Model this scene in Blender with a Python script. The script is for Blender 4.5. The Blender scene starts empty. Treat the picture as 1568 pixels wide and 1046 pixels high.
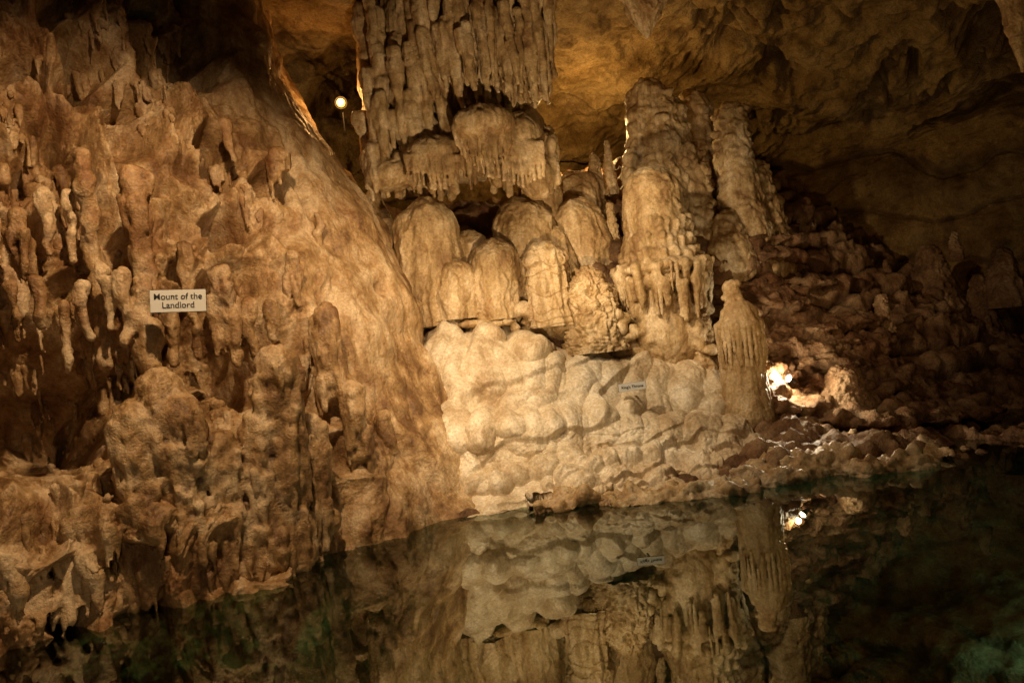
import bpy, math, time, bmesh
import numpy as np
from mathutils import Matrix, Vector
T0=time.time()
rng=np.random.default_rng(7)
sc=bpy.context.scene
# ------------------------------------------------------------ camera frame
C=np.array([0,0,1.7]); FPX=1230.0
p=math.radians(0.8); th=math.radians(6.3)
Fw=np.array([0,math.cos(p),-math.sin(p)])
r0=np.array([1.,0,0]); u0=np.array([0,math.sin(p),math.cos(p)])
Rt=math.cos(th)*r0-math.sin(th)*u0
Up=math.cos(th)*u0+math.sin(th)*r0
def S(px,py,d):
    """image pixel unprojected through the camera at a chosen depth in m -> world"""
    return C+d*(Fw+Rt*(px-784)/FPX+Up*(523-py)/FPX)
def shore(px,py,z=0.0):
    r=Fw+Rt*(px-784)/FPX+Up*(523-py)/FPX
    return C+r*((z-C[2])/r[2])
# ------------------------------------------------------------ noise
perm=rng.permutation(256); gr=rng.normal(size=(256,3)); gr/=np.linalg.norm(gr,axis=1)[:,None]; gr=gr.astype(np.float32)
def perlin(P):
    P=np.asarray(P,dtype=np.float32); i=np.floor(P).astype(np.int64); f=P-i; i&=255
    u=f*f*f*(f*(f*6-15)+10); out=np.zeros(len(P),np.float32)
    for dx in (0,1):
        wx=u[:,0] if dx else 1-u[:,0]; hx=perm[(i[:,0]+dx)&255]
        for dy in (0,1):
            wy=u[:,1] if dy else 1-u[:,1]; hy=perm[(hx+i[:,1]+dy)&255]
            for dz in (0,1):
                wz=u[:,2] if dz else 1-u[:,2]; g=gr[perm[(hy+i[:,2]+dz)&255]]
                out+=wx*wy*wz*(g[:,0]*(f[:,0]-dx)+g[:,1]*(f[:,1]-dy)+g[:,2]*(f[:,2]-dz))
    return out*1.6
def fbm(P,o=4,g=0.5):
    a=1;s=0;P=np.asarray(P)
    for k in range(o): s=s+a*perlin(P+k*17.3); P=P*2.03; a*=g
    return s
def billow(P,o=3,g=0.5):
    a=1;s=0;P=np.asarray(P)
    for k in range(o): s=s+a*(np.abs(perlin(P+k*11.7))*2-0.55); P=P*2.1; a*=g
    return s
cellr=rng.random((256,3)).astype(np.float32)
def worley(P):
    P=np.asarray(P,dtype=np.float32); i=np.floor(P).astype(np.int64); f=P-i
    F1=np.full(len(P),9.,np.float32); F2=F1.copy()
    for dx in (-1,0,1):
        for dy in (-1,0,1):
            for dz in (-1,0,1):
                h=perm[(perm[(perm[(i[:,0]+dx)&255]+i[:,1]+dy)&255]+i[:,2]+dz)&255]
                c=cellr[h]; d=np.sqrt((c[:,0]+dx-f[:,0])**2+(c[:,1]+dy-f[:,1])**2+(c[:,2]+dz-f[:,2])**2)
                F2=np.minimum(F2,np.maximum(F1,d)); F1=np.minimum(F1,d)
    return F1,F2
def ss(a,b,x):
    t=np.clip((x-a)/(b-a),0,1); return t*t*(3-2*t)
# ------------------------------------------------------------ mesh helpers
def make(name,V,Fc,mat,attrs=None,parent=None,smooth=True):
    me=bpy.data.meshes.new(name); n=len(V); V=np.asarray(V,np.float32); Fc=np.asarray(Fc,np.int32)
    me.vertices.add(n); me.vertices.foreach_set('co',V.ravel())
    me.loops.add(Fc.size); me.loops.foreach_set('vertex_index',Fc.ravel())
    me.polygons.add(len(Fc)); me.polygons.foreach_set('loop_start',np.arange(0,Fc.size,4,dtype=np.int32))
    me.update(calc_edges=True); me.validate()
    if smooth: me.polygons.foreach_set('use_smooth',np.ones(len(me.polygons),bool))
    for k,a in (attrs or {}).items():
        at=me.attributes.new(k,'FLOAT','POINT'); at.data.foreach_set('value',np.asarray(a,np.float32))
    me.materials.append(mat)
    o=bpy.data.objects.new(name,me); sc.collection.objects.link(o)
    if parent: o.parent=parent
    return o
def gridfaces(R,Cn,wrap=False):
    idx=np.arange(R*Cn).reshape(R,Cn)
    if wrap: idx=np.concatenate([idx,idx[:,:1]],1)
    return np.stack([idx[:-1,:-1],idx[:-1,1:],idx[1:,1:],idx[1:,:-1]],-1).reshape(-1,4)
def vnormals(V,Fc):
    n=np.cross(V[Fc[:,2]]-V[Fc[:,0]],V[Fc[:,3]]-V[Fc[:,1]]); N=np.zeros_like(V)
    for c in range(4):
        for a in range(3): N[:,a]+=np.bincount(Fc[:,c],n[:,a],len(V))
    return N/(np.linalg.norm(N,axis=1)[:,None]+1e-9)
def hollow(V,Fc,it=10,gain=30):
    """AO-like shade and mineral stain painted into concave creases: signed curvature over ~10 edge lengths"""
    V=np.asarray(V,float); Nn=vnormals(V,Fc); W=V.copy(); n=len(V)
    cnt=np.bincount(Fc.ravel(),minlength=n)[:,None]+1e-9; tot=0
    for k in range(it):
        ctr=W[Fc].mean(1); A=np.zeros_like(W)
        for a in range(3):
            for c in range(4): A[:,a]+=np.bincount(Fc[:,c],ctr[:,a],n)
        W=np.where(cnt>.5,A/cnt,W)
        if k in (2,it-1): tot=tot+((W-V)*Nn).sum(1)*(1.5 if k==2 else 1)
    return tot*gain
def crom(A,n,axis=0):
    A=np.moveaxis(A,axis,0); m=len(A); A=np.concatenate([[2*A[0]-A[1]],A,[2*A[-1]-A[-2]]])
    t=np.linspace(0,m-1,n); i=np.minimum(t.astype(int),m-2); f=(t-i).reshape((-1,)+(1,)*(A.ndim-1))
    a,b,c,d=A[i],A[i+1],A[i+2],A[i+3]
    r=0.5*(2*b+(c-a)*f+(2*a-5*b+4*c-d)*f*f+(3*b-a-3*c+d)*f**3)
    return np.moveaxis(r,0,axis)
class Field:
    def __init__(s,lo,hi,h):
        s.lo=np.array(lo,float); s.h=h; s.n=np.ceil((np.array(hi)-s.lo)/h).astype(int)+1
        s.F=np.full(s.n,0.5,np.float32); s.ax=[(s.lo[a]+np.arange(s.n[a])*h).astype(np.float32) for a in range(3)]
    def _loc(s,lo,hi):
        a=np.clip(np.floor((np.array(lo)-s.lo)/s.h).astype(int),0,s.n); b=np.clip(np.ceil((np.array(hi)-s.lo)/s.h).astype(int)+1,0,s.n)
        if np.any(b-a<2): return None
        sl=tuple(slice(a[i],b[i]) for i in range(3))
        X=s.ax[0][sl[0]][:,None,None];Y=s.ax[1][sl[1]][None,:,None];Z=s.ax[2][sl[2]][None,None,:]
        return sl,X,Y,Z
    def _mix(s,sl,d,k,sub=False):
        f=s.F[sl]
        if sub: s.F[sl]=np.maximum(f,-d); return
        h=np.clip(0.5+0.5*(f-d)/k,0,1); s.F[sl]=f*(1-h)+d*h-k*h*(1-h)
    def ell(s,c,r,k=0.04,sub=False):
        c=np.array(c);r=np.array(r,float); q=s._loc(c-r-k-3*s.h,c+r+k+3*s.h)
        if q is None: return
        sl,X,Y,Z=q; x,y,z=(X-c[0])/r[0],(Y-c[1])/r[1],(Z-c[2])/r[2]
        k0=np.sqrt(x*x+y*y+z*z)+1e-6; k1=np.sqrt((x/r[0])**2+(y/r[1])**2+(z/r[2])**2)+1e-6
        s._mix(sl,(k0*(k0-1)/k1).astype(np.float32),k,sub)
    def cap(s,a,b,ra,rb,k=0.03):
        a=np.array(a);b=np.array(b);R=max(ra,rb)+k+3*s.h; q=s._loc(np.minimum(a,b)-R,np.maximum(a,b)+R)
        if q is None: return
        sl,X,Y,Z=q; ab=b-a; L=ab@ab+1e-9
        t=np.clip(((X-a[0])*ab[0]+(Y-a[1])*ab[1]+(Z-a[2])*ab[2])/L,0,1)
        d=np.sqrt((X-a[0]-t*ab[0])**2+(Y-a[1]-t*ab[1])**2+(Z-a[2]-t*ab[2])**2)-(ra+(rb-ra)*t)
        s._mix(sl,d.astype(np.float32),k)
    def mesh(s):
        F=s.F; F[0]=F[-1]=0.5;F[:,0]=F[:,-1]=0.5;F[:,:,0]=F[:,:,-1]=0.5
        I=(F<0); n=s.n-1
        cs=np.zeros(n,np.int8)
        for dx in (0,1):
            for dy in (0,1):
                for dz in (0,1): cs+=I[dx:dx+n[0],dy:dy+n[1],dz:dz+n[2]]
        act=(cs>0)&(cs<8); idx=np.argwhere(act); cid=np.full(n,-1,np.int32); cid[act]=np.arange(len(idx))
        acc=np.zeros((len(idx),3));cnt=np.zeros(len(idx))
        cor=[(a,b,c) for a in (0,1) for b in (0,1) for c in (0,1)]
        for c0 in cor:
            for a in range(3):
                if c0[a]: continue
                c1=list(c0);c1[a]=1
                f0=F[idx[:,0]+c0[0],idx[:,1]+c0[1],idx[:,2]+c0[2]];f1=F[idx[:,0]+c1[0],idx[:,1]+c1[1],idx[:,2]+c1[2]]
                m=(f0<0)!=(f1<0); t=np.where(m,f0/(f0-f1+1e-12),0)
                pt=np.tile(np.array(c0,float),(len(idx),1)); pt[:,a]+=t
                acc[m]+=pt[m];cnt[m]+=1
        V=s.lo+(idx+acc/cnt[:,None])*s.h; Q=[]
        for a in range(3):
            b,c=(a+1)%3,(a+2)%3
            s0=[slice(None)]*3;s1=[slice(None)]*3;s0[a]=slice(0,-1);s1[a]=slice(1,None)
            A=I[tuple(s0)];B=I[tuple(s1)]; e=np.argwhere(A!=B)
            e=e[(e[:,b]>0)&(e[:,c]>0)&(e[:,b]<s.n[b]-1)&(e[:,c]<s.n[c]-1)]
            fl=A[e[:,0],e[:,1],e[:,2]]
            def cc(db,dc):
                q=e.copy();q[:,b]-=db;q[:,c]-=dc;return cid[q[:,0],q[:,1],q[:,2]]
            q=np.stack([cc(1,1),cc(0,1),cc(0,0),cc(1,0)],1); q[~fl]=q[~fl][:,::-1]; Q.append(q)
        Q=np.concatenate(Q); Q=Q[(Q>=0).all(1)]
        return V,Q
# ------------------------------------------------------------ materials
def N(nt,t,**k):
    n=nt.nodes.new(t)
    for a,b in k.items(): setattr(n,a,b)
    return n
def rock(name,dark,mid,light,red=(0.20,0.07,0.02),rough=0.55,bump=1.0,streak=0.5,scale=1.0,spec=0.4):
    m=bpy.data.materials.new(name); m.use_nodes=True; nt=m.node_tree; L=nt.links.new
    b=nt.nodes['Principled BSDF']
    tc=N(nt,'ShaderNodeTexCoord')
    def noise(s,det=4,ro=0.6,mp=None,dist=0):
        n=N(nt,'ShaderNodeTexNoise'); n.inputs['Scale'].default_value=s*scale; n.inputs['Detail'].default_value=det; n.inputs['Roughness'].default_value=ro; n.inputs['Distortion'].default_value=dist
        L(mp or tc.outputs['Object'],n.inputs['Vector']); return n.outputs['Fac']
    mp=N(nt,'ShaderNodeMapping'); mp.inputs['Scale'].default_value=(1,1,0.14); L(tc.outputs['Object'],mp.inputs['Vector'])
    n1=noise(1.7,6,0.66); n2=noise(7,4,0.6,mp.outputs[0])
    mx=N(nt,'ShaderNodeMix'); mx.inputs[0].default_value=streak; L(n1,mx.inputs[2]); L(n2,mx.inputs[3])
    rp=N(nt,'ShaderNodeValToRGB'); e=rp.color_ramp.elements; e[0].position=0.40; e[0].color=(*dark,1); e[1].position=0.60; e[1].color=(*light,1)
    q=e.new(0.49); q.color=(*mid,1); L(mx.outputs[0],rp.inputs[0])
    at=N(nt,'ShaderNodeAttribute'); at.attribute_name='stain'
    n3=noise(2.3,5,0.65); a=N(nt,'ShaderNodeMath',operation='MULTIPLY_ADD'); L(n3,a.inputs[0]); a.inputs[1].default_value=3.0; a.inputs[2].default_value=-1.5
    a2=N(nt,'ShaderNodeMath',operation='ADD',use_clamp=True); L(a.outputs[0],a2.inputs[0]); L(at.outputs['Fac'],a2.inputs[1])
    a3=N(nt,'ShaderNodeMath',operation='MULTIPLY'); L(a2.outputs[0],a3.inputs[0]); a3.inputs[1].default_value=0.85
    m2=N(nt,'ShaderNodeMix',data_type='RGBA'); L(a3.outputs[0],m2.inputs[0]); L(rp.outputs[0],m2.inputs[6]); m2.inputs[7].default_value=(*red,1)
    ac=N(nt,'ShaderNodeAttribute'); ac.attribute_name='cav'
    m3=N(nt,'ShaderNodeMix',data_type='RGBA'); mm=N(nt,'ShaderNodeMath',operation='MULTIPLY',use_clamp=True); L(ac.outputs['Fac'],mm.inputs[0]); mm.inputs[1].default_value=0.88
    L(mm.outputs[0],m3.inputs[0]); L(m2.outputs[2],m3.inputs[6]); m3.inputs[7].default_value=(dark[0]*.40,dark[1]*.31,dark[2]*.23,1)  # AO-like crease shade mixed into the base colour along with the stain
    n5=noise(38,3,0.7); sp=N(nt,'ShaderNodeMapRange'); L(n5,sp.inputs[0]); sp.inputs[1].default_value=.3; sp.inputs[2].default_value=.7; sp.inputs[3].default_value=0.66; sp.inputs[4].default_value=1.22
    m4=N(nt,'ShaderNodeMix',data_type='RGBA',blend_type='MULTIPLY'); m4.inputs[0].default_value=1; L(m3.outputs[2],m4.inputs[6]); L(sp.outputs[0],m4.inputs[7])
    L(m4.outputs[2],b.inputs['Base Color'])
    rr=N(nt,'ShaderNodeMapRange'); L(n3,rr.inputs[0]); rr.inputs[1].default_value=.35;rr.inputs[2].default_value=.65; rr.inputs[3].default_value=rough-.2; rr.inputs[4].default_value=rough+.2; L(rr.outputs[0],b.inputs['Roughness'])
    b.inputs['Specular IOR Level'].default_value=spec
    prev=None
    for s,dist,st,dt in ((11,0.035,0.7,3),(55,0.015,0.9,3)):
        bn=N(nt,'ShaderNodeBump'); bn.inputs['Strength'].default_value=min(1,st*bump); bn.inputs['Distance'].default_value=dist*bump
        L(noise(s,dt,0.65),bn.inputs['Height'])
        if prev: L(prev,bn.inputs['Normal'])
        prev=bn.outputs[0]
    L(prev,b.inputs['Normal']); return m
M_wall=rock('wall_calcite',(0.17,0.088,0.033),(0.40,0.25,0.11),(0.68,0.52,0.32),red=(0.20,0.075,0.02),rough=0.44,bump=.9,streak=.35)
M_flow=rock('flowstone_calcite',(0.44,0.325,0.195),(0.62,0.51,0.345),(0.78,0.69,0.53),red=(0.46,0.30,0.14),rough=0.42,bump=0.5,streak=0.3,spec=.35)
M_stal=rock('stalagmite_calcite',(0.27,0.165,0.072),(0.48,0.34,0.17),(0.70,0.56,0.36),red=(0.28,0.145,0.05),rough=0.44,bump=0.85,streak=0.45)
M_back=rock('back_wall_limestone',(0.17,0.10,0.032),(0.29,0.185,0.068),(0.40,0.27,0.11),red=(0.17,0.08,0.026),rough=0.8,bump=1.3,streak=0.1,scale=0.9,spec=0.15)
M_floor=rock('breakdown_rock',(0.10,0.052,0.024),(0.22,0.125,0.06),(0.38,0.25,0.14),red=(0.16,0.062,0.026),rough=0.5,bump=1.2,streak=0.05,spec=.25)
def simple(name,col,rough=0.5,emit=0,ecol=None,metal=0):
    m=bpy.data.materials.new(name); m.use_nodes=True; b=m.node_tree.nodes['Principled BSDF']
    nz=N(m.node_tree,'ShaderNodeTexNoise'); nz.inputs['Scale'].default_value=30
    mr=N(m.node_tree,'ShaderNodeMix',data_type='RGBA'); mr.inputs[6].default_value=(*[c*0.85 for c in col],1); mr.inputs[7].default_value=(*col,1)
    m.node_tree.links.new(nz.outputs[0],mr.inputs[0]); m.node_tree.links.new(mr.outputs[2],b.inputs['Base Color'])
    b.inputs['Roughness'].default_value=rough; b.inputs['Metallic'].default_value=metal
    if emit: b.inputs['Emission Color'].default_value=(*(ecol or col),1); b.inputs['Emission Strength'].default_value=emit
    return m
# ------------------------------------------------------------ LEFT WALL
rows=[]
sh=[(-420,1110),(-200,1060),(0,1012),(240,935),(400,905),(470,872),(620,815),(735,782),(800,765)]
base=np.array([shore(a,b) for a,b in sh]); base[-1]+=(0.2,1.2,0)
low=base.copy(); low[:,2]=-1.3; low[:,0]+=0.35; low[:,1]-=0.3
rows.append(low); rows.append(base)
def row(l): rows.append(np.array([S(*q) for q in l]))
row([(-420,930,4.3),(-200,900,4.7),(0,860,5.1),(240,780,5.75),(360,740,6.2),(480,720,6.6),(590,710,7.3),(700,705,8.1),(760,690,9.4)])
row([(-420,660,4.5),(-200,640,5.0),(0,620,5.5),(180,600,6.0),(320,590,6.5),(440,580,6.9),(550,590,7.5),(657,600,8.4),(690,600,9.9)])
row([(-420,450,4.8),(-200,450,5.3),(0,450,5.8),(170,450,6.3),(300,440,6.75),(410,440,7.2),(520,440,7.8),(607,440,8.6),(630,430,10.2)])
row([(-420,280,5.2),(-200,280,5.7),(0,290,6.1),(150,290,6.6),(270,290,7.1),(370,290,7.6),(460,290,8.1),(532,295,8.8),(550,290,10.6)])
row([(-420,120,5.6),(-200,120,6.0),(0,130,6.5),(130,130,6.9),(230,140,7.4),(320,140,7.9),(390,140,8.4),(440,150,9.1),(452,150,11)])
row([(-420,-60,6.0),(-200,-50,6.4),(0,-20,6.8),(110,-10,7.2),(200,0,7.7),(280,0,8.2),(345,0,8.7),(402,0,9.4),(407,0,11.4)])
row([(-420,-400,6.2),(-200,-400,6.6),(-40,-400,7.0),(50,-400,7.4),(130,-400,7.9),(200,-400,8.4),(260,-400,9.0),(310,-400,9.8),(320,-400,11.8)])
G=np.stack(rows); nr,nc=820,880
G=crom(crom(G,nr,0),nc,1); V=G.reshape(-1,3); Fc=gridfaces(nr,nc)
Nn=vnormals(V,Fc)
if ((C-V)*Nn).sum(1).mean()<0: Nn=-Nn; Fc=Fc[:,::-1]
uu=np.tile(np.linspace(0,1,nc),nr)
zz=V[:,2]
rg=1-ss(0.54,0.80,uu+0.11*fbm(V*0.8,2))
Wp=V+0.22*np.stack([fbm(V*1.3+5,2),fbm(V*1.3+9,2),.5*fbm(V*1.3+13,2)],1)
big=fbm(Wp*(0.9,0.9,0.6),3)
patch=ss(-.25,.45,fbm(V*(.9,.9,.7)+50,2))
flute=billow(Wp*(2.6,2.6,0.6),2)
lump=billow(Wp*(1.9,1.9,1.6),5,.55)
F1,F2=worley(Wp*(2.4,2.4,1.8)); pit=np.clip(0.56-F1,0,1)*ss(-0.35,0.05,fbm(V*1.1+31,2))
W1,_=worley(Wp*(4.6,4.6,2.3)+7); scale_=np.clip(.62-W1*W1,0,1)
P1,P2=worley(Wp*(9,9,8)); spong=np.clip(.5-P1,0,1)*ss(.0,.35,fbm(V*1.2+71,2))
d=0.30*big*(0.25+0.75*rg)+flute*(0.012+0.11*rg*(1-patch*.5))+lump*(0.016+0.09*rg*(.35+.65*patch))-pit*1.8*rg-spong*.26*rg+0.014*fbm(V*9,3)*(0.5+rg)+.17*rg*(scale_-.35)
W2,_=worley(Wp*(2.0,2.0,1.1)+17); W3,_=worley(Wp*(4.2,4.2,2.2)+27)
d=d+(1-rg)*(.15*(np.clip(.7-W2*W2,0,1)-.4)+.07*(np.clip(.6-W3*W3,0,1)-.3)*ss(-.1,.4,fbm(V*1.2+91,2))+.06*fbm(V*(2.0,2.0,1.3),3))
sm=np.exp(-(((V-S(60,780,5.2))/(.55,.6,.6))**2).sum(1)); d=d*(1-.7*sm)+.12*sm
feats=[(60,545,5.9,.5,-1.3),(0,590,5.7,.42,-1.0),(150,570,6.0,.32,-1.1),(40,215,6.3,.3,-.8),(210,175,7.1,.17,-.5),(340,75,7.9,.10,-.4),(20,340,6.0,.2,-.6),(95,180,6.7,.16,-.5),(370,345,7.4,.12,-.4),(290,320,7.1,.14,-.45),(440,290,7.9,.07,-.25),(475,320,8.1,.07,-.25),(500,600,7.0,.13,-.5),(375,575,6.7,.2,-.75),(250,530,6.4,.3,-1.0),(330,410,6.9,.12,-.4),(585,440,8.3,.06,-.16),(375,240,7.7,.08,-.3),(180,320,6.6,.17,-.45),(440,500,7.1,.13,-.4),(120,330,6.4,.12,-.4),(300,210,7.3,.09,-.3),(400,430,7.2,.09,-.3),(130,60,7.1,.14,-.35),
 (200,150,7.0,.16,.2),(430,240,7.9,.14,.18),(120,420,6.1,.2,.2),(330,300,7.2,.2,.12),(455,400,7.5,.16,.1),(500,250,8.4,.12,.16),(60,250,6.2,.15,.2),(20,620,5.6,.35,.15),(555,330,8.5,.13,.12),(405,60,8.9,.15,.12),(560,520,7.8,.22,.12)]
for a,b,c_,r,am in feats:
    c0=S(a,b,c_); q=((V-c0)/(r,r,r*1.2)); d=d+am*np.exp(-(q**2).sum(1)*0.8)
V2=V+Nn*d[:,None]
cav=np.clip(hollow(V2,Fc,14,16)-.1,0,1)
stain=ss(0.75,0.1,uu)*0.35*ss(1.2,2.6,zz)+0.12*ss(1.8,0.2,zz)-0.25*ss(0.72,0.9,uu)
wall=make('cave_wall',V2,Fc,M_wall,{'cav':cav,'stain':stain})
Vw=V2.reshape(nr,nc,3); Nw=Nn.reshape(nr,nc,3); Mk=(patch*rg).reshape(nr,nc)
print('wall',time.time()-T0)
fd=Field((-5.4,3.7,-0.4),(0.1,9.4,6.4),0.022)
man=[(440,560,860,6.35,36,28),(405,650,860,6.25,26,28),(345,680,870,6.1,28,30),(285,640,880,5.9,38,30),(215,640,900,5.8,34,32),(485,650,820,6.65,20,22),(250,600,700,5.95,40,46),
(145,240,560,6.25,15,12),(215,270,420,6.4,20,13),(225,430,560,6.2,14,20),(30,330,400,5.9,20,9),(350,190,245,7.5,12,7),(285,380,440,6.8,16,12),(345,420,520,6.8,18,10),(430,240,275,7.8,20,12),(450,395,440,7.35,18,11),(490,330,400,8.0,8,5),(505,480,600,7.15,16,24),(190,420,520,6.1,14,10),(265,480,560,6.5,13,9),(300,480,550,6.55,11,7),(385,470,540,6.9,13,8),(415,470,520,7.0,14,8),(60,430,500,5.8,14,8),(100,470,560,5.9,10,8),(590,640,690,7.5,12,14),(545,600,700,7.1,20,16),
(20,440,510,5.75,13,6),(130,440,520,6.05,14,7),(165,430,500,6.1,12,6),(240,440,500,6.4,14,7),(325,460,540,6.75,12,6),(355,470,560,6.8,10,6),(70,300,390,6.2,16,8),(110,300,400,6.3,12,7)]
for a,t,b,dd,ra,rb in man:
    A=S(a+ .055*(t-b),t,dd); h=(b-t)*dd/FPX; k=dd/FPX; bigc=ra*k>.09
    n=max(2,int(h/0.09)); prev=A
    for j in range(1,n+1):
        f=j/n; B=A-np.array([0,0,h*f])+rng.normal(0,.016,3)
        r=(ra+(rb-ra)*f)*k*rng.uniform(.85,1.05); fd.cap(prev,B,r,r*0.93,0.02)
        if bigc:
            for _ in range(5):
                an=rng.uniform(math.pi*.95,2.05*math.pi); o=B+np.array([math.cos(an),math.sin(an),0])*r*rng.uniform(.9,1.1)+np.array([0,0,rng.uniform(0,.1)]); rr=rng.uniform(.024,.05); fd.cap(o,o-np.array([0,0,rng.uniform(.08,.30)]),rr,rr*.5,.012)
        prev=B
k_=0
while k_<400:
    a=rng.integers(int(nr*.18),nr-60); b=rng.integers(40,int(nc*.74)); P=Vw[a,b]; n_=Nw[a,b]
    if P[2]<0.05 or rng.random()>Mk[a,b]**1.3: continue
    k_+=1; m_=rng.integers(1,7)
    for _ in range(m_):
        aa=min(nr-1,max(0,a+rng.integers(-4,5)));bb=min(nc-1,max(0,b+rng.integers(-16,17))); P=Vw[aa,bb]
        L=rng.uniform(.05,.26); r=rng.uniform(.013,.04)*rng.choice([.8,1,1.5])
        A=P+n_*r*0.1; B=A-np.array([0,0,L])+n_*0.02; fd.cap(A,B,r,r*rng.uniform(.3,.6),.02)
for x in np.arange(-60,480,6.5):
    i=np.interp(x,[q[0] for q in sh],[q[1] for q in sh]); A=shore(x,i)+np.array([-.05,.14,0]); z0=rng.uniform(.2,.55); off=rng.uniform(-.08,.08)
    z1=rng.uniform(-.02,.18)
    fd.cap(A+np.array([0,off+.13,z0]),A+np.array([0,off,z1]),rng.uniform(.026,.05),rng.uniform(.010,.025),.015)
Vd,Qd=fd.mesh(); del fd; Nd=vnormals(Vd,Qd)
dd_=0.018*billow(Vd*(5,5,3),3)+0.012*billow(Vd*(11,11,4),2)+0.006*fbm(Vd*22,2)
Vd=Vd+Nd*dd_[:,None]
make('drip_columns',Vd,Qd,M_wall,{'cav':np.clip(hollow(Vd,Qd,9,24)-.1,0,1),'stain':-.12*np.ones(len(Vd))+0.4*ss(1.2,2.6,Vd[:,2])},parent=wall)
print('drips',len(Vd),time.time()-T0)
# ------------------------------------------------------------ FLOOR / POOL BED
pts=[S(600,500,10),S(700,480,10),S(850,500,9.8),S(950,510,9.8),S(1060,490,10.2),S(1150,430,10.8),S(1165,300,12),S(1210,370,11.8),S(1270,415,11.6),S(1340,465,11.5),S(1425,492,11.5),S(1500,500,12),S(1600,520,12),
 S(1240,510,10.4),S(1300,570,10),S(1200,600,9.7),S(1140,590,9.4),S(1400,610,10),S(1500,620,10.4),S(1060,230,13),S(900,280,12.5),S(700,350,12.5),S(560,330,12),S(800,660,9.6),S(1000,660,9.4),S(700,670,9.4),S(1260,650,8.9),S(1360,650,9.0),S(1500,655,9.2),S(1640,640,9.0)]
pts+= [shore(735,790),shore(850,775),shore(1000,762),shore(1130,745),shore(1200,735),shore(1300,722),shore(1440,700),shore(1568,690),shore(1700,690)]
pts+=[np.array(q,float) for q in [(-1,5,-1.1),(1,3,-1.2),(3,3,-1.0),(1,6.2,-1.1),(3,6,-.7),(4.5,5,-.5),(6,6,-.5),(2.6,7,-.9),(4.2,7.0,-.5),(5,3,-.7),(-2,3,-1.2),(0,0,-1.3),(4,0,-1.1),(-4,0,-1.3),(-6,4,-1),(8,3,-.8),(8,8,.2),(9,11,1.2),(8,15,2),(3,16,3.4),(-2,16,3.4),(-7,10,1),(-7,16,2),(0,-4,-1.2),(9,-4,-1),(-8,-4,-1)]]
pts=np.array(pts)
def tps(XY):
    A=pts[:,:2]; r=np.linalg.norm(A[:,None]-A[None],axis=2); K=np.where(r>0,r*r*np.log(r+1e-9),0)+np.eye(len(A))*0.02
    Pm=np.c_[np.ones(len(A)),A]; M=np.block([[K,Pm],[Pm.T,np.zeros((3,3))]]); w=np.linalg.solve(M,np.r_[pts[:,2],0,0,0])
    out=np.empty(len(XY))
    for s in range(0,len(XY),60000):
        q=XY[s:s+60000]; r=np.sqrt((q[:,None,0]-A[None,:,0])**2+(q[:,None,1]-A[None,:,1])**2)+1e-9
        out[s:s+60000]=(r*r*np.log(r))@w[:-3]+w[-3]+q@w[-2:]
    return out
xs=np.arange(-8,9.5,.034); ys=np.r_[np.arange(-4,5,.08),np.arange(5,16,.034)]
X,Y=np.meshgrid(xs,ys); XY=np.c_[X.ravel(),Y.ravel()]; Z=tps(XY)
V=np.c_[XY,Z]; Fc=gridfaces(len(ys),len(xs)); Nn=vnormals(V,Fc)
if Nn[:,2].mean()<0: Nn=-Nn;Fc=Fc[:,::-1]
above=ss(-.3,.5,Z)
F1,F2=worley(V*(1.5,1.5,1.5)+.3*np.stack([perlin(V*2),perlin(V*2+7),perlin(V*2+3)],1)); G1,G2=worley(V*4.2)
terr=fbm(V*(.7,.7,.7)+3,2)*.25+V[:,2]*2.6; tf=terr-np.floor(terr)
d=0.20*fbm(V*0.9,3)*above+ (0.26*np.clip(.75-F1,0,1)+.12*np.clip(.7-G1,0,1))*(.45+.75*above)-0.09+0.06*billow(V*3.2,4)+.012*fbm(V*14,2)
d=d+above*.16*(ss(0,.5,tf)-.5)
V=V+Nn*d[:,None]
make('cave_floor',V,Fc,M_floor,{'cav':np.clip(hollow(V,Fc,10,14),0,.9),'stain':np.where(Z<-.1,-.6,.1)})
print('floor',time.time()-T0)
# ------------------------------------------------------------ BACK WALL + CEILING
cx=[-9,-5.5,-2.5,0,2.5,5,7.5,9.5,10.5]
bk=[]
def brow(z,ylist): bk.append(np.array([(x,y,z if np.isscalar(z) else z[i]) for i,(x,y) in enumerate(zip(cx,ylist))]))
brow(-1.5,[12,13.5,14.5,15,15.2,15,13.6,10.5,4])
brow(1.5,[12,13.6,14.6,15,15.3,15,13.6,10.6,4])
brow(3.3,[12,13.6,14.5,15.1,15.4,15.1,13.8,10.7,4])
brow(4.4,[11.8,13.4,14.3,14.9,15.6,15.3,13.9,10.6,4])
brow([5.4,5.6,5.7,5.6,5.5,5.2,5.1,5,5],[11,12.6,13.3,13.6,14.0,13.8,12.8,10.0,4])
brow([6.2,6.3,6.1,5.8,5.9,5.8,5.6,5.5,5.5],[9.5,11,11.5,11.6,12.2,12.2,11.3,9.3,3])
brow([6.6,6.6,6.2,6.0,6.2,6.2,6.0,5.9,5.9],[7,8.6,9.5,9.8,10,10,9.4,8,1])
brow([6.8]*9,[4,5,6,6,6.3,6.3,6,5,-1])
brow([6.9]*9,[-1,-1,-1,-1,-1,-1,-1,-1,-3])
G=np.stack(bk); nr2,nc2=600,780; G=crom(crom(G,nr2,0),nc2,1); V=G.reshape(-1,3); Fc=gridfaces(nr2,nc2); Nn=vnormals(V,Fc)
if ((C-V)*Nn).sum(1).mean()<0: Nn=-Nn;Fc=Fc[:,::-1]
Wp=V+.5*np.stack([fbm(V*.6+5,2),fbm(V*.6+9,2),fbm(V*.6+13,2)],1)
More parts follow.
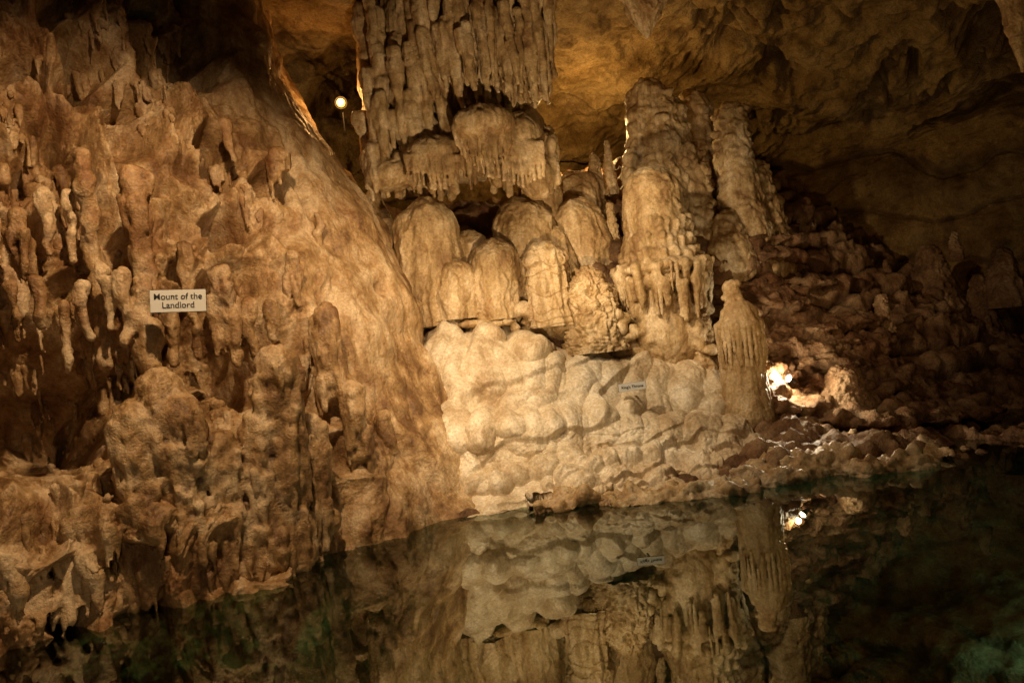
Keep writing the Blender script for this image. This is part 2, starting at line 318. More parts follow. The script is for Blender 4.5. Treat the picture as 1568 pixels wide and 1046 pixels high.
sl=V[:,2]*1.1+.5*fbm(V*.5+77,3)+.12*V[:,0]; sf=sl-np.floor(sl); bed=ss(0,.12,sf)*(1-ss(.75,1,sf)*.5)
strata=fbm(Wp*(.25,.25,2.2),4)
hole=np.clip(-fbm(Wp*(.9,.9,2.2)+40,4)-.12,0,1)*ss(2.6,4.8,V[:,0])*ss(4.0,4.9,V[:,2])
d=.40*fbm(V*.35,3)+.06*strata+.13*bed+.07*billow(Wp*1.5,5)+.03*fbm(V*5,3)-hole*1.1
V=V+Nn*d[:,None]
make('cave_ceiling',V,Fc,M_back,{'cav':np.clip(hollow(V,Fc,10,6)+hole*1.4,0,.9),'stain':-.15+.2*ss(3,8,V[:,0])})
print('ceil',time.time()-T0)
# ------------------------------------------------------------ FLOWSTONE : stepped, sloping sheet of merged flow lobes
fr_=[]
def frow(l): fr_.append(np.array([S(*q) for q in l]))
frow([(570,470,10.7),(690,470,10.7),(800,472,10.6),(900,500,10.5),(1000,515,10.4),(1080,530,10.3),(1150,560,10.1),(1230,600,9.9)])
frow([(590,500,9.9),(690,495,9.9),(790,498,9.85),(870,524,9.7),(960,532,9.75),(1050,540,9.75),(1130,575,9.5),(1200,615,9.4)])
frow([(605,530,9.25),(690,526,9.2),(780,530,9.2),(858,548,9.2),(950,556,9.3),(1040,563,9.35),(1120,600,9.1),(1190,632,8.95)])
frow([(620,600,8.95),(695,605,8.85),(772,610,8.85),(846,605,8.9),(930,610,9.0),(1020,610,9.1),(1105,622,8.95),(1180,646,8.8)])
frow([(640,650,8.45),(705,650,8.3),(772,650,8.35),(842,640,8.5),(920,638,8.65),(1000,636,8.7),(1085,642,8.65),(1176,664,8.5)])
frow([(675,725,8.15),(728,718,8.1),(790,706,8.2),(852,694,8.3),(920,690,8.4),(1000,690,8.4),(1090,690,8.35),(1178,700,8.2)])
frow([(700,762,7.85),(742,752,7.85),(800,738,7.9),(862,728,7.95),(930,722,7.95),(1005,718,7.95),(1095,712,7.98),(1184,714,8.0)])
frow([(708,782,7.68),(748,775,7.68),(806,764,7.70),(866,757,7.73),(930,752,7.72),(1010,746,7.72),(1100,737,7.78),(1187,728,7.88)])
b_=np.array([shore(715,802),shore(755,794),shore(812,780),shore(870,770),shore(935,766),shore(1012,759),shore(1102,748),shore(1190,737)]); b_[:,1]+=.10; b_[:,2]=-.04; fr_.append(b_)
b2=b_.copy(); b2[:,2]=-.9; b2[:,1]-=.1; fr_.append(b2)
G=np.stack(fr_); na,nb=720,760; G=crom(crom(G,na,0),nb,1); V=G.reshape(-1,3); Fc=gridfaces(na,nb); Nn=vnormals(V,Fc)
if ((C-V)*Nn).sum(1).mean()<0: Nn=-Nn;Fc=Fc[:,::-1]
lowm=ss(.62,.25,V[:,2])*ss(-.2,.9,V[:,0])
Wp=V+.12*np.stack([fbm(V*1.5+5,2),fbm(V*1.5+9,2),fbm(V*1.5+13,2)],1)+.03*np.stack([perlin(V*5+5),perlin(V*5+9),perlin(V*5+13)],1)
LB=[(668,515,9.4,664,600,8.9,25),(704,522,9.3,706,612,8.8,27),(688,615,8.75,702,672,8.3,25),(742,518,9.35,744,600,8.9,26),(748,600,8.85,742,676,8.3,26),(780,520,9.3,780,612,8.85,26),(776,612,8.85,778,660,8.4,24),(814,530,9.3,806,610,8.9,26),(846,545,9.2,828,620,8.8,24),
(800,500,9.7,812,530,9.3,28),(735,500,9.7,744,520,9.4,26),(684,500,9.7,680,520,9.4,24),(812,620,8.8,806,690,8.3,24),(850,600,8.9,842,650,8.5,22),
(712,680,8.3,716,740,8.0,26),(746,680,8.25,756,748,7.95,25),(776,665,8.35,788,732,8.05,25),(836,660,8.45,832,725,8.1,25),(870,612,8.9,866,690,8.35,24),
(908,545,9.35,886,610,8.95,26),(945,558,9.3,918,632,8.8,23),(925,640,8.7,926,700,8.3,26),(896,650,8.6,898,705,8.2,20),(985,560,9.35,965,622,8.95,27),(1025,560,9.4,1010,614,9.0,27),(1065,565,9.35,1050,610,9.1,27),(1100,580,9.3,1082,628,9.0,24),
(962,636,8.75,962,700,8.3,26),(1000,640,8.7,998,695,8.35,24),(1038,638,8.75,1030,690,8.4,24),(1080,640,8.7,1068,692,8.35,29),(1125,650,8.65,1115,700,8.25,26),(1158,665,8.5,1158,712,8.1,20),
(866,708,8.1,885,738,7.9,24),(935,704,8.1,950,736,7.85,27),(1005,702,8.1,1015,730,7.9,27),(1075,704,8.15,1085,726,7.9,27)]
for _ in range(80):
    i=rng.integers(36); x0,y0,d0,x1,y1,d1,wd=LB[i]; t=rng.uniform(0,.8); ox=rng.choice([-1,1])*wd*rng.uniform(.5,1.2)
    xa=x0+(x1-x0)*t+ox; ya=y0+(y1-y0)*t; da=d0+(d1-d0)*t; Ls=rng.uniform(16,52); LB.append((xa,ya,da,xa-rng.uniform(-3,6),ya+Ls,da-(d0-d1)*Ls/(y1-y0+1),wd*rng.uniform(.38,.62)))
bump=np.zeros(len(V))
for x0,y0,d0,x1,y1,d1,wd in LB:
    A=S(x0,y0,d0);B=S(x1,y1,d1); w_=wd*d0/FPX*rng.uniform(1.0,1.2); A[0]+=rng.normal(0,.02)
    m=(np.abs(Wp-(A+B)/2)<(np.abs(A-B)/2+w_*1.6+.35)).all(1); Pv=Wp[m]; nn=Nn[m]
    ab=B-A; t=np.clip((Pv-A)@ab/(ab@ab),0,1); q=Pv-A-t[:,None]*ab; q=q-nn*(q*nn).sum(1)[:,None]; r2=(q**2).sum(1)/w_**2
    h=np.sqrt(np.clip(1-r2,0,1))*w_*(.50+.55*t)
    bump[m]=np.maximum(bump[m],h)
B1,B2=worley(Wp*(5.0,2.4,2.6)+9); C1,C2=worley(Wp*(10,6,7)+9); lob2=np.clip(.7-B1*B1,0,1)
tz=V[:,2]*1.7-.42*V[:,0]+.7*fbm(V*(.9,.9,.5)+21,2); tf=1-(tz-np.floor(tz)); tier=tf*(1-ss(.88,1,tf))
top=ss(1.65,1.95,V[:,2])
d=bump*(1-top*.6)*(1-.30*lowm)-.08+(1-top*.7)*(.06*(lob2-.35)+.06*(tier-.4))+.022*(.5-C1)*(.4+1.6*lowm)+.06*fbm(V*1.4,2)+.012*billow(Wp*7,2)*(.5+lowm)+.004*fbm(V*28,2)
tz2=V[:,2]*6.5-.5*V[:,0]+1.1*fbm(V*(1.2,1.2,.8)+61,3); t2=1-(tz2-np.floor(tz2)); d=d+lowm*.06*(t2*(1-ss(.85,1,t2))-.4)+top*.05*(t2*(1-ss(.85,1,t2))-.4)
V=V+Nn*d[:,None]
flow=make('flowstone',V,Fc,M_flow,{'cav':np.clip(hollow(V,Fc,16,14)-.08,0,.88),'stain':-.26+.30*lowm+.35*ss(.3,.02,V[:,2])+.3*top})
ff=Field((-1.9,7.6,.6),(3.4,11.6,3.0),.024)
def pe(f,px,py,dd,rx,ry,rd=None,k=.035):
    s=dd/FPX; f.ell(S(px,py,dd),(rx*s,(rd or (rx+ry)/2)*s,ry*s),k)
for q in [(620,505,10.4,90,40,90),(740,488,10.4,110,30,80),(860,500,10.3,90,36,80),(980,530,10.1,110,36,70),(1090,550,10.2,90,50,90)]: pe(ff,*q)
def ledge(pl,th=.035,k=.03):
    P=[S(*q) for q in pl]
    for a,b in zip(P[:-1],P[1:]):
        n=max(2,int(np.linalg.norm(b-a)/.12))
        for j in range(n):
            c=a+(b-a)*j/n+rng.normal(0,.025,3); ff.ell(c,(rng.uniform(.10,.2),rng.uniform(.12,.25),th*rng.uniform(.7,1.4)),k)
for pl in [[(650,462,9.8),(720,468,9.8),(790,460,9.9)],[(650,478,9.7),(720,480,9.7),(800,478,9.7),(840,500,9.6)],[(850,440,9.9),(900,475,9.8),(940,505,9.7)],[(800,440,10),(850,462,9.9)],[(940,520,9.6),(1000,520,9.7),(1060,530,9.7)],[(660,494,9.6),(730,496,9.6),(800,494,9.6)]]: ledge(pl)
for _ in range(110):
    x=rng.uniform(600,1100); y=np.interp(x,[600,820,900,1100],[480,484,515,540])+rng.normal(0,8); r=rng.uniform(.03,.09); P=S(x,y,9.75+rng.normal(0,.12)); ff.ell(P,(r*1.4,r*1.3,r*rng.uniform(.6,1.5)),.03)
V,Q=ff.mesh(); Nn=vnormals(V,Q); F1,F2=worley(V*7)
d=.03*billow(V*(4,4,3),3)+.03*np.clip(.7-F1,0,1)+.005*fbm(V*25,2); V=V+Nn*d[:,None]
make('rim_terraces',V,Q,M_stal,{'cav':np.clip(hollow(V,Q,8,18)-.08,0,.85),'stain':-.1+.0*V[:,0]},parent=flow)
print('flow',time.time()-T0)
# ------------------------------------------------------------ STALAGMITES
def stalag(name,px,pyb,pyt,dd,prof,flute=0.02,lump=0.03,knob=0.0,ring=0.0,cap=1.0,mat=None,stain=0.,ecc=1.0,nth=200,nz=260,down=False,parent=None,lean=0.0):
    hpx=(pyb-pyt); s=dd/FPX; Pm=S(px,(pyb+pyt)/2,dd); H=hpx*s; seed=rng.uniform(0,50,3)
    t=(1-np.cos(np.linspace(0,math.pi/2,nz)))
    tt=np.array([q[0] for q in prof]);ww=np.array([q[1] for q in prof],float)
    ts=np.linspace(0,1,64); w_=np.interp(ts,tt,ww); kx=np.array([1,2,3,2,1])/9; w_=np.convolve(np.pad(w_,2,mode='edge'),kx,'valid'); w=np.interp(t,ts,w_)*s
    tc=min(.9,cap*ww[0]*1.0/hpx); w=w*np.sqrt(np.clip(1-(1-np.clip(t/tc,0,1))**2,0,1)); w[0]=0.0015
    a=np.linspace(0,2*math.pi,nth,endpoint=False)
    A,W=np.meshgrid(a,w); _,Tt=np.meshgrid(a,t)
    cxo=.35*w.mean()*np.sin(t*2.4+seed[0])*.4
    X=Pm[0]+W*np.cos(A)+cxo[:,None]+lean*(1-Tt)*H; Y=Pm[1]+W*ecc*np.sin(A); Z=(Pm[2]+H/2)-Tt*H if not down else (Pm[2]-H/2)+Tt*H
    V=np.c_[X.ravel(),Y.ravel(),Z.ravel()]; Q=gridfaces(nz,nth,True); Nn=vnormals(V,Q)
    ct=np.array([Pm[0],Pm[1]])
    if ((V[:,:2]-ct)*Nn[:,:2]).sum()<0: Nn=-Nn;Q=Q[:,::-1]
    q=V+seed; Wq=q+.05*np.stack([perlin(q*4),perlin(q*4+7),perlin(q*4+19)],1)
    tf=ss(0.02,.3,Tt.ravel())
    d=flute*(1-2.2*np.abs(perlin(Wq*(9,9,.7))))*tf+lump*fbm(Wq*(4,4,3),3)
    if knob:
        F1,F2=worley(Wq*(8,8,6.5)); d=d+knob*np.clip(.8-F1,0,1)+knob*.4*billow(Wq*13,2)
    if ring:
        zz=q[:,2]*(6.5)+1.2*fbm(Wq*3,2); fr=zz-np.floor(zz); d=d+ring*(fr**1.5)*-1+ring*.6*(1-2*np.abs(perlin(Wq*(14,14,3))))
    d=d+.006*fbm(q*24,2)
    wr=np.clip(W.ravel()/0.06,0.15,1); d=d*wr; V=V+Nn*d[:,None]
    return make(name,V,Q,mat or M_stal,{'cav':np.clip(hollow(V,Q,8,18)-.1,0,.75),'stain':stain*np.ones(len(V))},parent=parent)
D=[(664,500,304,9.85,[(0,44),(.25,49),(.6,51),(1,54)],1.15),(757,490,366,9.7,[(0,32),(.3,35),(1,34)],1.1),(808,460,302,10.2,[(0,42),(.3,48),(1,52)],1.1),(694,490,398,9.6,[(0,29),(.5,33),(1,34)],1.1),(722,450,352,10.1,[(0,28),(1,36)],1.1),
 (888,500,304,10.5,[(0,44),(.3,50),(1,56)],.95),(886,390,264,11.0,[(0,38),(.3,43),(1,42)],.95),(598,500,335,10.2,[(0,20),(.5,30),(1,40)],1.1),(578,460,290,10.6,[(0,16),(1,34)],1.1),(828,420,244,10.5,[(0,27),(.25,32),(1,34)],1.2),(856,440,345,10.0,[(0,14),(1,24)],1.1)]
for i,q in enumerate(D): stalag('stalagmite',*q[:5],cap=q[5],flute=.020,lump=.045,stain=-.05 if i<5 else .1)
stalag('stalagmite',843,500,368,9.65,[(0,26),(.25,35),(.3,30),(.7,32),(1,36)],flute=.035,lump=.03,ring=.02,cap=1.0)
stalag('stalagmite',905,540,412,9.6,[(0,18),(.4,34),(1,48)],flute=.01,knob=.08,lump=.06)
stalag('stalagmite',868,510,415,9.9,[(0,18),(.5,28),(1,38)],flute=.01,knob=.06,lump=.05)
stalag('stalagmite',636,510,458,9.35,[(0,12),(.2,13),(.4,8),(1,10)],flute=.006,lump=.008,nth=80,nz=80)
for q in [(911,300,235,11,[(0,5),(.4,9),(1,11)]),(933,300,215,11.2,[(0,3),(.5,7),(1,10)]),(941,450,310,10.4,[(0,5),(.3,8),(.6,12),(1,16)]),(925,440,340,10.6,[(0,6),(1,14)])]: stalag('stalagmite',*q,knob=.03,flute=.01,lump=.01,nth=90,nz=140)
def formation(name,lo,hi,h,build,mat=M_stal,dk=.03,stain=0.,fl=.0):
    f=Field(lo,hi,h); build(f); V,Q=f.mesh(); Nn=vnormals(V,Q)
    F1,F2=worley(V*(8,8,7)+.4*np.stack([perlin(V*4),perlin(V*4+7),perlin(V*4+19)],1))
    d=dk*np.clip(.8-F1,0,1)+.5*dk*billow(V*(12,12,7),2)+dk*.8*fbm(V*(3.5,3.5,3),3)+.005*fbm(V*26,2)
    if fl: d=d+fl*(1-2.2*np.abs(perlin(V*(9,9,.8))))
    V=V+Nn*d[:,None]; return make(name,V,Q,mat,{'cav':np.clip(hollow(V,Q,8,20)-.08,0,.85),'stain':stain*np.ones(len(V))})
def col(f,px,pt,pb,dd,ra,rb,knobs=40,kr=(.03,.07),drip=.5,ecc=1):
    s=dd/FPX; A=S(px-.055*(pb-pt),pt,dd); h=(pb-pt)*s; n=max(3,int(h/.12)); prev=A+np.array([0,0,-ra*s*.7])
    for j in range(1,n+1):
        g=j/n; B=A-np.array([0,0,h*g])+rng.normal(0,.012,3); r=(ra+(rb-ra)*g)*s*rng.uniform(.88,1.08); f.cap(prev,B,r,r,.03); prev=B
    for _ in range(knobs):
        g=rng.uniform(.02,1); r=(ra+(rb-ra)*g)*s; an=rng.uniform(math.pi*.9,2.1*math.pi); P=A+np.array([math.cos(an)*r*.97,math.sin(an)*r*.97,-h*g]); rr=rng.uniform(*kr)
        if rng.random()<drip: f.cap(P,P-np.array([0,0,rng.uniform(.05,.2)]),rr*.9,rr*.5,.018)
        else: f.ell(P,(rr*1.3,rr*1.3,rr*.8),.018)
def king(f):
    s=9.75/FPX
    col(f,1004,280,420,9.8,42,54,60,(.015,.04),.8)
    f.ell(S(1000,294,9.8),(45*s,45*s,18*s),.04)
    for ring_,yy,rad,L in ((0,345,50,(14,30)),(1,368,54,(14,34)),(2,392,62,(16,34)),(3,410,76,(20,48)),(4,432,72,(20,60)),(5,450,58,(20,60))):
        c=S(1009+(yy-345)*.05,yy,9.8); f.ell(c,(rad*s*.93,rad*s*.93,18*s),.03)
        for an in np.linspace(0,2*math.pi,30 if rad<60 else 38,endpoint=False):
            an+=rng.normal(0,.07); rr=rad*s*rng.uniform(.86,1.03); P=c+np.array([math.cos(an)*rr,math.sin(an)*rr,rng.uniform(-.06,.06)]); r=rng.uniform(.022,.055)
            f.cap(P,P-np.array([math.cos(an)*.03,math.sin(an)*.03,rng.uniform(*L)*s]),r,r*.5,.025)
    f.cap(S(1013,430,9.8),S(1018,520,9.8),44*s,56*s,.05)
    for _ in range(60):
        P=S(rng.uniform(945,1085),rng.uniform(462,530),9.5+rng.uniform(-.1,.3)); r=rng.uniform(.04,.09); f.ell(P,(r,r,r*rng.uniform(.7,1.6)),.03)
formation('king_throne_stalagmite',(.5,8.3,.9),(3.2,10.9,4.1),.019,king,dk=.022,stain=-.15)
def tall(f):
    col(f,1008,140,400,11.3,28,56,150,(.03,.08)); col(f,985,165,340,11.2,14,24,40,(.02,.05)); col(f,1036,160,400,11.3,22,36,80,(.03,.07)); col(f,1062,230,400,11.2,16,36,60); col(f,972,230,330,11.1,8,16,20,(.02,.04))
formation('stalagmite',(.8,9.8,1.4),(3.6,12.8,5.6),.023,tall,dk=.05)
def tall2(f): col(f,1072,145,400,11.9,20,50,110,(.03,.08)); col(f,1095,230,400,11.8,14,34,40)
formation('stalagmite',(1.4,10.4,1.4),(4.4,13.2,5.8),.026,tall2,dk=.04,stain=.12)
def tall3(f): col(f,1122,168,260,11.3,23,26,50,(.03,.06)); col(f,1136,255,420,11.3,24,46,90,(.03,.08)); col(f,1170,250,420,11.5,9,36,60); col(f,1115,330,420,11.0,12,40,40); col(f,1190,300,420,11.7,6,30,40)
formation('stalagmite',(1.8,9.9,1.3),(5.0,12.8,5.4),.024,tall3,dk=.035,stain=.08)
def tip(f):
    col(f,1136,470,600,9.0,26,30,24,(.02,.04),.9); col(f,1121,434,490,9.0,9,16,24,(.015,.035),.4)
    c=S(1132,497,9.0); s=9/FPX; f.ell(c,(35*s,35*s,12*s),.03); f.cap(S(1140,590,9.0),S(1145,640,9.0),32*s,40*s,.04)
    for an in np.linspace(0,2*math.pi,26,endpoint=False):
        P=c+np.array([math.cos(an)*33*s,math.sin(an)*33*s,0]); f.cap(P,P-np.array([-.0,0,rng.uniform(40,84)*s]),rng.uniform(.022,.036),.012,.014)
formation('stalagmite',(1.7,8.2,.3),(3.4,9.8,2.7),.016,tip,dk=.016,stain=.05,fl=.01)
stalag('stalagmite',1078,610,470,9.6,[(0,10),(.5,18),(1,34)],knob=.05,flute=.02,nth=130,nz=160)
for q in [(1352,510,450,10.8,[(0,6),(.5,10),(1,14)]),(1357,440,398,12,[(0,3),(.5,6),(1,8)]),(1462,400,355,12,[(0,4),(1,10)]),(1325,480,440,11.4,[(0,4),(1,9)]),(1500,520,420,12.2,[(0,8),(1,30)]),(1430,500,375,12.4,[(0,14),(.5,30),(1,50)]),(1290,650,560,9.4,[(0,20),(1,44)]),(1252,430,385,11.8,[(0,5),(1,18)]),(1540,470,380,12.0,[(0,10),(1,34)])]: stalag('stalagmite',*q,knob=.04,flute=.015,lump=.02,nth=100,nz=120,mat=M_floor)
print('stalag',time.time()-T0)
fm=Field((.6,7.8,.1),(5.8,13.2,3.8),.03)
for i in range(190):
    px=rng.uniform(1080,1560); py=rng.uniform(330+max(0,(px-1160))*.5,640); dd=9.4+(600-py)/250*1.9+rng.normal(0,.08)
    P=S(px,py,dd); P[2]=tps(P[None,:2])[0]+.02; r=rng.uniform(.06,.2)
    if rng.random()<.7: fm.ell(P,(r*rng.uniform(1.6,3.2),r*1.7,r*.5),.08)
    else: fm.ell(P,(r*rng.uniform(.8,1.5),r,r*rng.uniform(.6,1.6)),.08)
V,Q=fm.mesh(); Nn=vnormals(V,Q); F1,F2=worley(V*3.2); d=.07*billow(V*(3,3,5),4)+.04*(F2-F1)+.01*fbm(V*20,2); V=V+Nn*d[:,None]
make('cave_popcorn',V,Q,M_floor,{'cav':np.clip(hollow(V,Q,7,14),0,.85),'stain':-.1+.4*ss(2.4,3.4,V[:,0])})
# ------------------------------------------------------------ DRAPERY
fh=Field((-2.4,8.2,2.6),(1.4,11.8,6.6),.019)
for q in [(700,10,10.4,130,110,90),(690,150,10.65,110,90,70),(760,50,10.0,80,74,50),(600,120,10.5,50,120,60),(700,-80,10.2,150,90,100),(720,240,10.45,85,38,60),(650,60,10.05,66,92,50),(812,225,10.1,30,60,40),(590,220,10.4,38,74,40),(785,110,10.2,54,66,50)]: pe(fh,*q)
def drop(px,pt,pb,dd,ra,rb,n=None,bul=.25,dx=0):
    s=dd/FPX; A=S(px,pt,dd); h=(pb-pt)*s; n=n or max(2,int(h/.14)); prev=A; ph=rng.uniform(0,6)
    for j in range(1,n+1):
        f=j/n; B=A-np.array([0,0,h*f])+np.array([rng.normal(0,.010)+dx*f,rng.normal(0,.010),0]); r=(ra+(rb-ra)*f)*s*(1+bul*math.sin(ph+j*1.9)); fh.cap(prev,B,r,r*.92,.014); prev=B
for i in range(125):
    px=rng.uniform(585,842); e=abs(px-745)/100; drop(px,rng.uniform(-60,60),152-14*e*e+rng.uniform(-34,18),9.3+.28*e*e+rng.uniform(-.12,.4),rng.uniform(6,13),rng.uniform(2,5),bul=.10,dx=rng.normal(0,.05)-(px-730)*.0006)
for i in range(60):
    px=rng.uniform(546,665); drop(px,rng.uniform(-60,190),195+(px-548)*.5+rng.uniform(-20,60),9.75+rng.uniform(-.15,.5),rng.uniform(8,15),rng.uniform(3,6),bul=.18)
for i in range(52):
    px=rng.uniform(560,700); drop(px,rng.uniform(200,245),rng.uniform(265,308),9.8+rng.uniform(-.15,.45),rng.uniform(8,17),rng.uniform(3,7))
for i in range(34):
    px=rng.uniform(690,845); drop(px,rng.uniform(200,240),rng.uniform(252,298),9.8+rng.uniform(-.1,.35),rng.uniform(9,17),rng.uniform(3,7))
pe(fh,740,190,9.25,48,28,40); pe(fh,794,212,9.6,38,38,38); pe(fh,665,236,9.6,46,26,34); pe(fh,600,268,9.8,40,24,32); pe(fh,822,270,9.8,28,36,28)
for a in np.linspace(-44,44,14): drop(742+a,194+abs(a)*.2,274-abs(a)*.8,9.06+abs(a)*.006,7.5,2.5,bul=.08,dx=-a*.0012)
for a in np.linspace(-34,34,11): drop(794+a,220,288-abs(a)*.5,9.36,7.5,2.5,bul=.08)
for a in np.linspace(-42,42,12): drop(665+a,240,292-abs(a)*.4,9.4,7.5,2.5,bul=.08)
V,Q=fh.mesh(); Nn=vnormals(V,Q)
d=.014*(1-2.2*np.abs(perlin(V*(12,12,1.4))))+.016*billow(V*(6,6,3),2)+.006*fbm(V*24,2); V=V+Nn*d[:,None]
make('stalactite_drapery',V,Q,M_stal,{'cav':np.clip(hollow(V,Q,8,22)-.08,0,.9),'stain':.02*np.ones(len(V))})
print('drap',len(V),time.time()-T0)
stalag('stalactite',987,60,-60,9.8,[(0,3),(.12,10),(.35,24),(1,60)],flute=.035,lump=.02,nth=200,nz=200,down=True,stain=.1)
stalag('stalactite',1558,112,-60,8.0,[(0,3),(.3,10),(.6,18),(1,40)],flute=.03,lump=.02,nth=120,nz=160,down=True,stain=.15)
# ------------------------------------------------------------ SHORE ROCKS
fr=Field((.0,6.2,-.5),(5.6,9.4,.9),.024)
for q in [(862,774,34,14),(885,761,24,12),(1190,735,50,16),(1240,722,52,26),(1290,716,44,28),(1340,722,30,12),(1400,712,40,14),(1240,690,40,30),(1180,700,30,26),(1130,750,40,8),(1310,690,40,20),(1275,670,36,26),(1425,700,26,9),(790,784,36,10),(1350,690,40,14),(980,762,60,6),(1060,756,50,7)]:
    c0=shore(q[0],q[1]+6); s=np.linalg.norm(c0-C)/FPX
    fr.ell(c0+(0,.12,0.0),(q[2]*s,q[2]*s*.8,q[3]*s*1.3),.04)
    for _ in range(8): fr.ell(c0+(rng.normal(0,q[2]*s*.5),.12+rng.normal(0,.08),rng.uniform(0,q[3]*s)),(rng.uniform(.06,.16),rng.uniform(.06,.16),rng.uniform(.04,.12)),.03)
V,Q=fr.mesh(); Nn=vnormals(V,Q); F1,F2=worley(V*7); d=.05*billow(V*5,3)+.03*(F2-F1)-.01+.008*fbm(V*24,2); V=V+Nn*d[:,None]
make('shore_rocks',V,Q,M_stal,{'cav':np.clip(hollow(V,Q,8,14),0,.8),'stain':.25*np.ones(len(V))})
# ------------------------------------------------------------ WATER
mw=bpy.data.materials.new('pool_water'); mw.use_nodes=True; nt=mw.node_tree; nt.nodes.clear(); L=nt.links.new
out=N(nt,'ShaderNodeOutputMaterial'); mix=N(nt,'ShaderNodeMixShader'); tr=N(nt,'ShaderNodeBsdfTransparent'); gl=N(nt,'ShaderNodeBsdfGlossy'); fz=N(nt,'ShaderNodeFresnel')
tr.inputs[0].default_value=(.28,.48,.36,1); gl.inputs['Roughness'].default_value=.0; gl.inputs[0].default_value=(.93,.97,.88,1); fz.inputs[0].default_value=2.5
tc=N(nt,'ShaderNodeTexCoord'); nz=N(nt,'ShaderNodeTexNoise'); nz.inputs['Scale'].default_value=2.2; nz.inputs['Detail'].default_value=2; L(tc.outputs['Object'],nz.inputs['Vector'])
bp=N(nt,'ShaderNodeBump'); bp.inputs['Strength'].default_value=.10; bp.inputs['Distance'].default_value=.003; L(nz.outputs[0],bp.inputs['Height'])
L(bp.outputs[0],gl.inputs['Normal']); L(bp.outputs[0],fz.inputs['Normal'])
L(fz.outputs[0],mix.inputs[0]); L(tr.outputs[0],mix.inputs[1]); L(gl.outputs[0],mix.inputs[2]); L(mix.outputs[0],out.inputs[0])
make('pool_water',[(-9,-5,0),(10,-5,0),(10,16,0),(-9,16,0)],[[0,1,2,3]],mw)
# ------------------------------------------------------------ SIGNS
M_sign=simple('sign_white_plastic',(.78,.78,.74),.4); M_ink=simple('sign_ink',(.02,.02,.02),.6); M_metal=simple('lamp_metal',(.05,.05,.05),.5,metal=.6)
def sign(px,py,dd,wpx,hpx,text,yaw,roll,size,pitch=0):
    s=dd/FPX; e=bpy.data.objects.new('sign',None); sc.collection.objects.link(e); e.location=S(px,py,dd)
    e.rotation_euler=(math.radians(90+pitch),math.radians(roll),math.radians(yaw)); e.rotation_mode='XYZ'
    w,h=wpx*s,hpx*s
    for nm,c_,sz,mt in (('plate',(0,0,0),(w,h,.012),M_sign),('backing',(0,0,-.012),(w*1.02,h*1.04,.01),M_metal),('mounting_rod',(0,-h*.2,-.12),(.02,.02,.2),M_metal)):
        bm=bmesh.new(); bmesh.ops.create_cube(bm,size=1,matrix=Matrix.Translation(c_)@Matrix.Diagonal((*sz,1))); bmesh.ops.bevel(bm,geom=bm.edges[:],offset=.002,segments=2,affect='EDGES'); me=bpy.data.meshes.new(nm); bm.to_mesh(me); bm.free(); me.materials.append(mt)
        o=bpy.data.objects.new(nm,me); sc.collection.objects.link(o); o.parent=e
    cu=bpy.data.curves.new('lettering','FONT'); cu.body=text; cu.size=size; cu.align_x='CENTER'; cu.align_y='CENTER'; cu.extrude=.0008; cu.offset=size*.008; cu.materials.append(M_ink)
    o=bpy.data.objects.new('lettering',cu); sc.collection.objects.link(o); o.parent=e; o.location=(0,0,.0085)
    return e
sign(273,461,6.0,80,34,'Mount of the\nLandlord',14,4,.064)
sign(968,592,8.70,42,12,"King's Throne",0,-1,.042)
# ------------------------------------------------------------ LAMPS + LIGHTS
def light(kind,loc,power,col=(1,.66,.34),target=None,size=.08,angle=70,blend=.7,parent=None,name='lamp_or_fill'):
    l=bpy.data.lights.new(name,kind); l.energy=power; l.color=col; l.shadow_soft_size=size
    if kind=='SPOT': l.spot_size=math.radians(angle); l.spot_blend=blend
    o=bpy.data.objects.new(name,l); sc.collection.objects.link(o); o.location=loc
    if target is not None: o.rotation_euler=(Vector(target)-Vector(loc)).to_track_quat('-Z','Y').to_euler()
    if parent: o.parent=parent
    return o
def lampfix(pos,face,col,emit,r=.07,stem=.35):
    e=bpy.data.objects.new('cave_lamp',None); sc.collection.objects.link(e)
    q=Vector(face).to_track_quat('Z','Y').to_matrix().to_4x4(); Mx=Matrix.Translation(pos)@q
    bm=bmesh.new(); bmesh.ops.create_cone(bm,cap_ends=False,segments=28,radius1=r*.55,radius2=r*1.15,depth=r*1.5,matrix=Mx@Matrix.Translation((0,0,-r*.5)))
    bmesh.ops.create_cone(bm,cap_ends=True,segments=20,radius1=r*.45,radius2=r*.55,depth=r,matrix=Mx@Matrix.Translation((0,0,-r*1.7)))
    bmesh.ops.create_cone(bm,cap_ends=True,segments=10,radius1=.01,radius2=.01,depth=stem,matrix=Matrix.Translation(Vector(pos)-Vector((0,-.06,stem*.55))))
    me=bpy.data.meshes.new('housing'); bm.to_mesh(me); bm.free(); me.materials.append(M_metal); o=bpy.data.objects.new('housing',me); sc.collection.objects.link(o); o.parent=e
    bm=bmesh.new(); bmesh.ops.create_uvsphere(bm,u_segments=20,v_segments=12,radius=r*.8,matrix=Mx); me=bpy.data.meshes.new('bulb'); bm.to_mesh(me); bm.free()
    me.materials.append(simple('bulb_glow',(.9,.8,.6),.4,emit,col)); o=bpy.data.objects.new('bulb',me); sc.collection.objects.link(o); o.parent=e
    return e
pA=S(522,158,10.6); eA=lampfix(pA,(.2,-1,-.2),(1,.42,.06),4,.07); light('POINT',pA+np.array([0,-.15,0]),16,(1,.5,.15),parent=eA,size=.02)
pB=S(1208,580,9.3); eB=lampfix(pB,(-.5,-.2,.3),(1,.85,.6),30,.045,.2); light('POINT',pB+np.array([-.09,-.08,.05]),50,(1,.82,.55),parent=eB,size=.03)
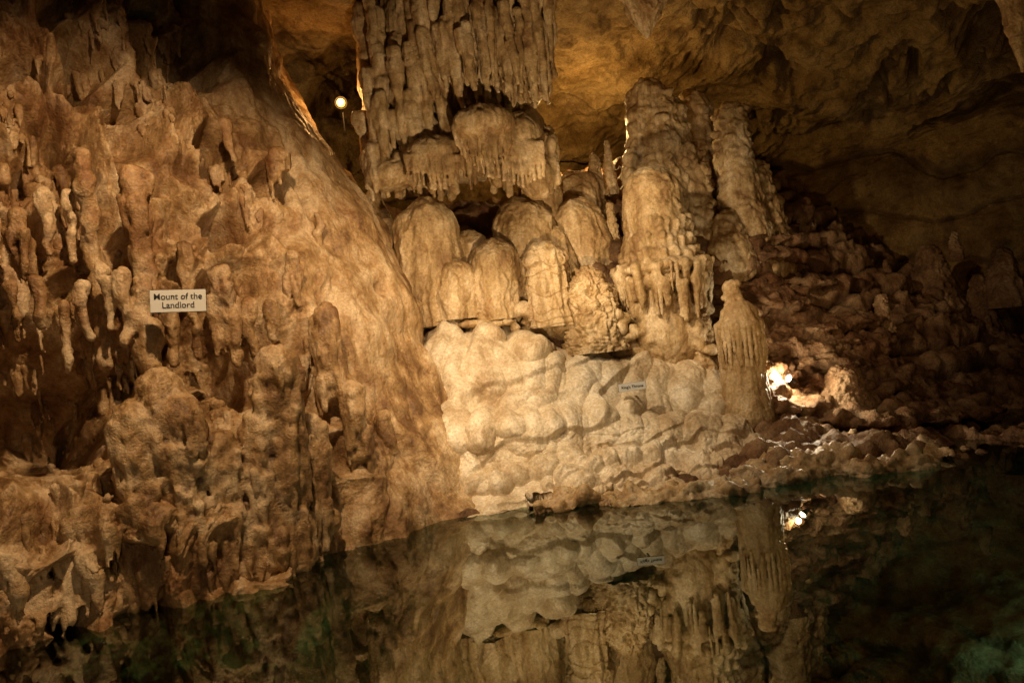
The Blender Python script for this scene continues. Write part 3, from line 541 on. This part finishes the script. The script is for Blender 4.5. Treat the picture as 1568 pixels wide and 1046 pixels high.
light('SPOT',(-1.2,4.3,5.0),680,(1,.67,.37),target=(-2.9,6.6,1.4),angle=105)
light('SPOT',(1.6,5.0,3.6),640,(1,.71,.42),target=(-1.2,8.0,2.0),angle=56,blend=1)
light('SPOT',(-.75,7.1,4.3),440,(1,.76,.48),target=(.7,8.5,.8),angle=78,blend=1,size=.05)
light('SPOT',(-.6,4.6,3.2),210,(1,.75,.47),target=(.8,8.5,1.0),angle=48,blend=1)  # added fill on the flowstone, no fixture
light('SPOT',(.2,5.2,1.0),620,(1,.68,.36),target=(.3,9.8,3.7),angle=56)
light('SPOT',(-.6,6.2,4.2),600,(1,.72,.42),target=(2.0,9.9,2.5),angle=44)
light('SPOT',(2.0,4.4,3.8),85,(1,.60,.32),target=(3.8,9.4,.8),angle=56)  # added unseen spot that lifts the dark right slope
light('SPOT',(3.0,5.0,.8),190,(1,.61,.25),target=(4.0,12.5,5.2),angle=80)  # added unseen spot that brightens the ceiling on the right
light('POINT',S(960,330,11.3),22,(1,.66,.32),size=.02)
light('POINT',S(900,215,12.6),90,(1,.62,.22),size=.02)
light('SPOT',(-1.2,1.6,1.4),55,(1,.68,.38),target=(-3.3,5.8,.8),angle=90)  # added frontal fill for the lower left wall, no fixture
light('POINT',(3.7,4.7,-.22),20,(.7,1,.75),size=.05)  # added unseen green light under the water to bring up the bed
w=bpy.data.worlds.new('World'); sc.world=w; w.use_nodes=True; bg=w.node_tree.nodes['Background']; bg.inputs[0].default_value=(1,.6,.3,1); bg.inputs[1].default_value=.010
# ------------------------------------------------------------ camera
cam=bpy.data.cameras.new('camera'); cam.sensor_width=36; cam.lens=36*FPX/1568; cam.clip_end=200; cam.clip_start=.05
co=bpy.data.objects.new('camera',cam); sc.collection.objects.link(co); sc.camera=co
Mx=Matrix([[Rt[i],Up[i],-Fw[i],C[i]] for i in range(3)]+[[0,0,0,1]]); co.matrix_world=Mx
sc.view_settings.view_transform='Standard'; sc.view_settings.look='None'; sc.view_settings.exposure=0
print('done',time.time()-T0)
